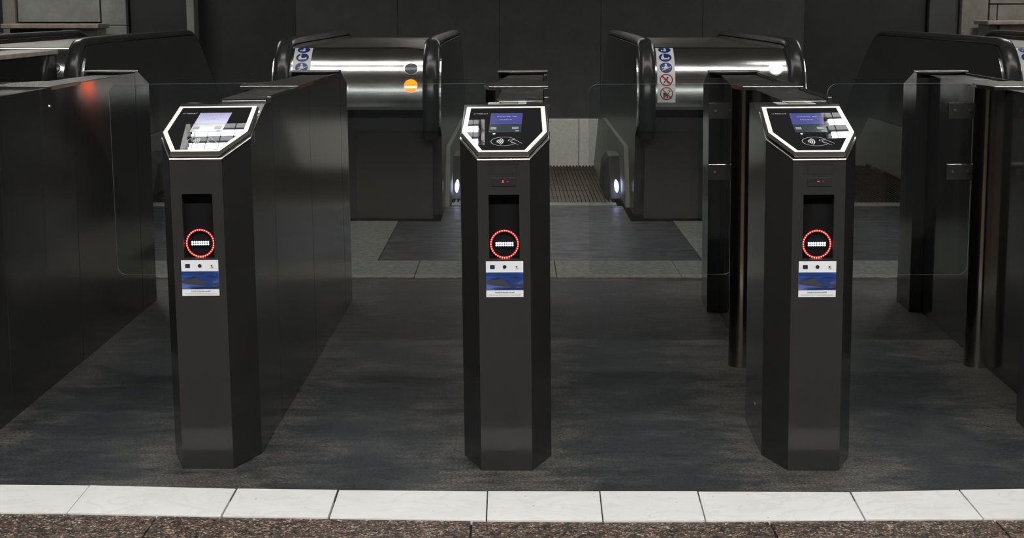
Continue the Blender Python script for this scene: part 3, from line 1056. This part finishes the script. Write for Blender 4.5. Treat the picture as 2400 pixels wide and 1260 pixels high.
            fg = MB()

            def poly(pts):
                on_drum(fg, pts, [tuple(range(len(pts)))], x0, s0, 0.0044 if k >= 2 else 0.0040)
            if k == 4:       # person holding a child by the hand
                poly([(-0.010, -0.024), (0.012, -0.024), (0.010, 0.006), (-0.004, 0.006)])
                poly(disc2d(0.003, 0.016, 0.007, 10))
                poly([(-0.024, -0.022), (-0.014, -0.022), (-0.014, -0.004), (-0.022, -0.004)])
            elif k == 3:     # person carrying a dog
                poly([(-0.028, -0.016), (-0.026, 0.008), (-0.012, 0.012), (-0.004, -0.010), (0.018, -0.010), (0.020, -0.022), (-0.022, -0.024)])
                poly(disc2d(-0.014, 0.022, 0.007, 10))
                poly([(0.018, -0.020), (0.027, -0.020), (0.028, -0.002), (0.020, 0.002), (0.017, -0.008)])
            elif k == 2:     # person standing on the moving stair
                poly([(-0.026, -0.027), (0.036, 0.004), (0.036, 0.010), (-0.026, -0.021)])
                poly([(-0.014, -0.012), (0.012, -0.002), (0.010, 0.014), (-0.006, 0.016), (-0.010, 0.004)])
                poly(disc2d(0.000, 0.025, 0.0075, 10))
                poly([(-0.026, -0.006), (-0.012, -0.004), (-0.012, 0.001), (-0.024, 0.001)])
            elif k == 1:     # no running
                poly([(-0.008, -0.006), (0.008, -0.008), (0.010, 0.008), (0.000, 0.010)])
                poly(disc2d(0.008, 0.016, 0.006, 10))
                poly([(-0.022, -0.026), (-0.016, -0.026), (-0.004, -0.008), (-0.010, -0.004)])
                poly([(0.006, -0.008), (0.016, -0.026), (0.010, -0.026), (0.000, -0.010)])
                poly([(-0.018, 0.002), (-0.002, 0.004), (-0.002, 0.008), (-0.018, 0.006)])
            else:            # no pushchairs
                poly([(-0.022, -0.014), (0.010, -0.018), (0.012, -0.006), (-0.004, 0.004), (-0.022, 0.006)])
                poly(disc2d(-0.014, -0.022, 0.006, 10))
                poly(disc2d(0.006, -0.024, 0.006, 10))
                poly([(0.010, -0.008), (0.026, 0.016), (0.023, 0.018), (0.006, -0.004)])
                poly([(0.010, 0.018), (0.022, 0.014), (0.024, 0.018), (0.012, 0.022)])
            fg.build('figure', M['pic_white'] if k >= 2 else M['pic_black'], pic)
    return root


EG = 'housings between the escalators'
YE = 10.75
spec = [(-3.43, False, ('off', 'off'), 1, 'escalator housing cut by the picture edge, an unlit round lamp beside its black handrail'),
        (-1.04, True, ('off', 'orange'), 1, 'stainless escalator housing with a glowing orange lamp under an unlit one'),
        (1.40, True, ('white', 'off'), 1, 'stainless escalator housing with a full strip of five pictograms and a lit white lamp'),
        (3.84, True, ('off', 'off'), 1, 'dark escalator housing cut by the picture edge, only the end of its blue pictograms showing')]
for x, sg, lp, sd, lab in spec:
    h_ = make_housing(sg, lp, sd)
    h_.location = (x, YE, 0)
    h_.rotation_euler = (0, 0, R(-0.3))
    tag(h_, lab, 'escalator', EG)
    if x < -3:
        h_.rotation_euler = (0, 0, 0)

# escalator ways: landing plate, comb, steps
for x, lab in ((-2.235, 'dark escalator landing and steps behind the glass paddle of the orange mirrored gate'),
               (0.16, 'dark escalator landing plate with brown steps seen between the two lit comb lamps'),
               (2.62, 'dark escalator landing behind the steel post of the gate cut by the picture edge')):
    t = empty('escalator_steps', (x, YE, 0))
    tag(t, lab, 'escalator steps', 'escalator ways between the housings')
    w = 0.92
    MB().box(-w, w, 9.032 - YE, 9.9 - YE, -0.04, 0.004, x, YE).build('landing_plate', M['plate'], floor, bevel=0.002)
    MB().box(-w, w, 9.904 - YE, 10.72 - YE, -0.04, 0.004, x, YE).build('landing_plate', M['plate'], floor, bevel=0.002)
    MB().box(-0.64, 0.64, 10.724 - YE, 11.55 - YE, -0.04, 0.005, x, YE).build('landing_plate', M['plate'], floor, bevel=0.002)
    cb = MB().box(-0.60, 0.60, 0.80, 0.98, -0.03, 0.009)
    for k in range(48):
        xx = -0.58 + 0.0247 * k
        cb.add([(xx - 0.004, 0.98, -0.02), (xx + 0.004, 0.98, -0.02), (xx + 0.004, 0.98, 0.008), (xx - 0.004, 0.98, 0.008), (xx, 1.06, -0.015)], [(0, 1, 2, 3), (0, 4, 1), (1, 4, 2), (2, 4, 3), (3, 4, 0)])
    cb.build('comb_plate', M['steel_skirt'], t)
    for k in range(11):
        y = 1.0 + 0.41 * k
        dz = 0.0 if k < 7 else -0.21 * (k - 6)
        stp = MB()
        stp.box(-0.585, 0.585, y, y + 0.405, -0.25 + dz, -0.012 + dz)
        for q in range(40):
            xx = -0.575 + 0.0295 * q
            stp.box(xx - 0.007, xx + 0.007, y + 0.003, y + 0.402, -0.012 + dz, 0.0 + dz)
        stp.build('step', M['tread'], t)

# pale tiled end wall low in the escalator well
ew = MB().box(-3.2, 3.4, 17.36, 17.5, -2.2, 0.238)
ew = ew.build('wall_well', M['wall_dark'])
tag(ew, kind='structure')
for k in range(10):
    x0 = -2.82 + 0.59 * k
    MB().box(x0 + 0.003, x0 + 0.587, 17.30, 17.36, -0.29, 0.235).build('wall_tile', M['tile'], ew, bevel=0.003)
    MB().box(x0, x0 + 0.59, 17.24, 17.36, -0.33, -0.295).build('wall_tile_ledge', M['ledge'], ew, bevel=0.003)

# ------------------------------------------------------------------ ceiling luminaires
def make_luminaire(tube, rod=0.50):
    root = empty('ceiling_light', (0, 0, 0))
    hl = 1.07
    hs = MB().box(-hl - 0.03, hl + 0.03, -0.165, 0.165, 0.07, 0.12)
    hs.box(-hl - 0.03, hl + 0.03, -0.17, -0.16, -0.03, 0.07).box(-hl - 0.03, hl + 0.03, 0.16, 0.17, -0.03, 0.07)
    hs.box(-hl - 0.035, -hl - 0.03, -0.165, 0.165, -0.03, 0.07).box(hl + 0.03, hl + 0.035, -0.165, 0.165, -0.03, 0.07)
    hs.build('housing', M['housing'], root)
    rf = MB()
    for c in (0.0805, -0.0805):
        rf.add([(x, c + y, z) for y, z in ((-0.078, -0.03), (-0.066, 0.035), (-0.04, 0.066), (0.04, 0.066), (0.066, 0.035), (0.078, -0.03)) for x in (-hl, hl)],
               [(2 * i, 2 * i + 1, 2 * i + 3, 2 * i + 2) for i in range(5)])
    rf.build('reflector', M['reflector'], root, fix=False)
    lv = MB()
    for k in range(22):
        x = -hl + 0.051 + 0.0968 * k
        for c in (0.0805, -0.0805):
            lv.add([(x - 0.002, c - 0.076, -0.03), (x + 0.002, c - 0.076, -0.03), (x + 0.002, c + 0.076, -0.03), (x - 0.002, c + 0.076, -0.03),
                    (x - 0.002, c - 0.07, -0.016), (x + 0.002, c - 0.07, -0.016), (x + 0.002, c + 0.07, -0.016), (x - 0.002, c + 0.07, -0.016)],
                   [(0, 3, 2, 1), (4, 5, 6, 7), (0, 1, 5, 4), (1, 2, 6, 5), (2, 3, 7, 6), (3, 0, 4, 7)])
    lv.build('louvre', M['reflector'], root)
    for y in (-0.104, -0.057, 0.057, 0.104):
        MB().tube([(-hl + 0.02, y, 0.004), (hl - 0.02, y, 0.004)], 0.013, 10).build('tube', tube, root, smooth=True)
    for x in (-0.8, 0.8):
        MB().tube([(x, 0, 0.12), (x, 0, rod)], 0.006, 6).build('suspension_rod', M['housing'], root)
    return root


lums = {True: make_luminaire(M['tube_rear']), False: make_luminaire(M['tube'])}
used = set()
rows = [(10.52, [-1.37, 3.30]), (9.45, [-3.4, -1.2, 1.0, 3.2, 5.4]), (1.2, [-3.35, -1.12, 1.11, 3.34])]
names = {10.52: 'over the escalator fronts', 9.45: 'over the stone threshold', 1.2: 'over the granite paving'}
where = {-3.35: 'above the paving before the gate with the orange mirror image', 1.11: 'above the paving before the gates with ticket slots', -3.4: 'above the housing at the picture edge', -1.37: 'mirrored in the reader glass without ticket slot', -1.12: 'above the paving before the slotless gate',
         -1.2: 'above the orange lamp housing', 1.0: 'above the pictogram strip', 3.2: 'above the dark end housing', 3.30: 'mirrored in the reader glass with glare on its edge',
         3.34: 'above the paving before the end gate', 5.4: 'beyond the dark end housing'}
for y, xs_ in rows:
    for x in xs_:
        k = y > 5
        o = copy_tree(lums[k]) if k in used else lums[k]
        used.add(k)
        o.location = (x, y, 5.0)
        tag(o, 'louvred ceiling light ' + where[x], 'ceiling light', 'ceiling lights ' + names[y])
back = make_luminaire(M['tube_back'])
for k, (x, y) in enumerate(((-5.6, 17.6), (6.2, 17.6))):
    o = copy_tree(back) if k else back
    o.location = (x, y, 5.0)
    tag(o, 'louvred ceiling light before the ' + ('brown stone wall' if k else 'green grey stone wall'), 'ceiling light', 'ceiling lights before the back wall')
o = make_luminaire(M['tube_added'], 2.9)  # added light, out of view, brightens the tiled end wall
o.location = (0.16, 15.6, 2.6)
tag(o, 'unseen louvred light added low over the escalator steps to brighten the tiled end wall', 'ceiling light')
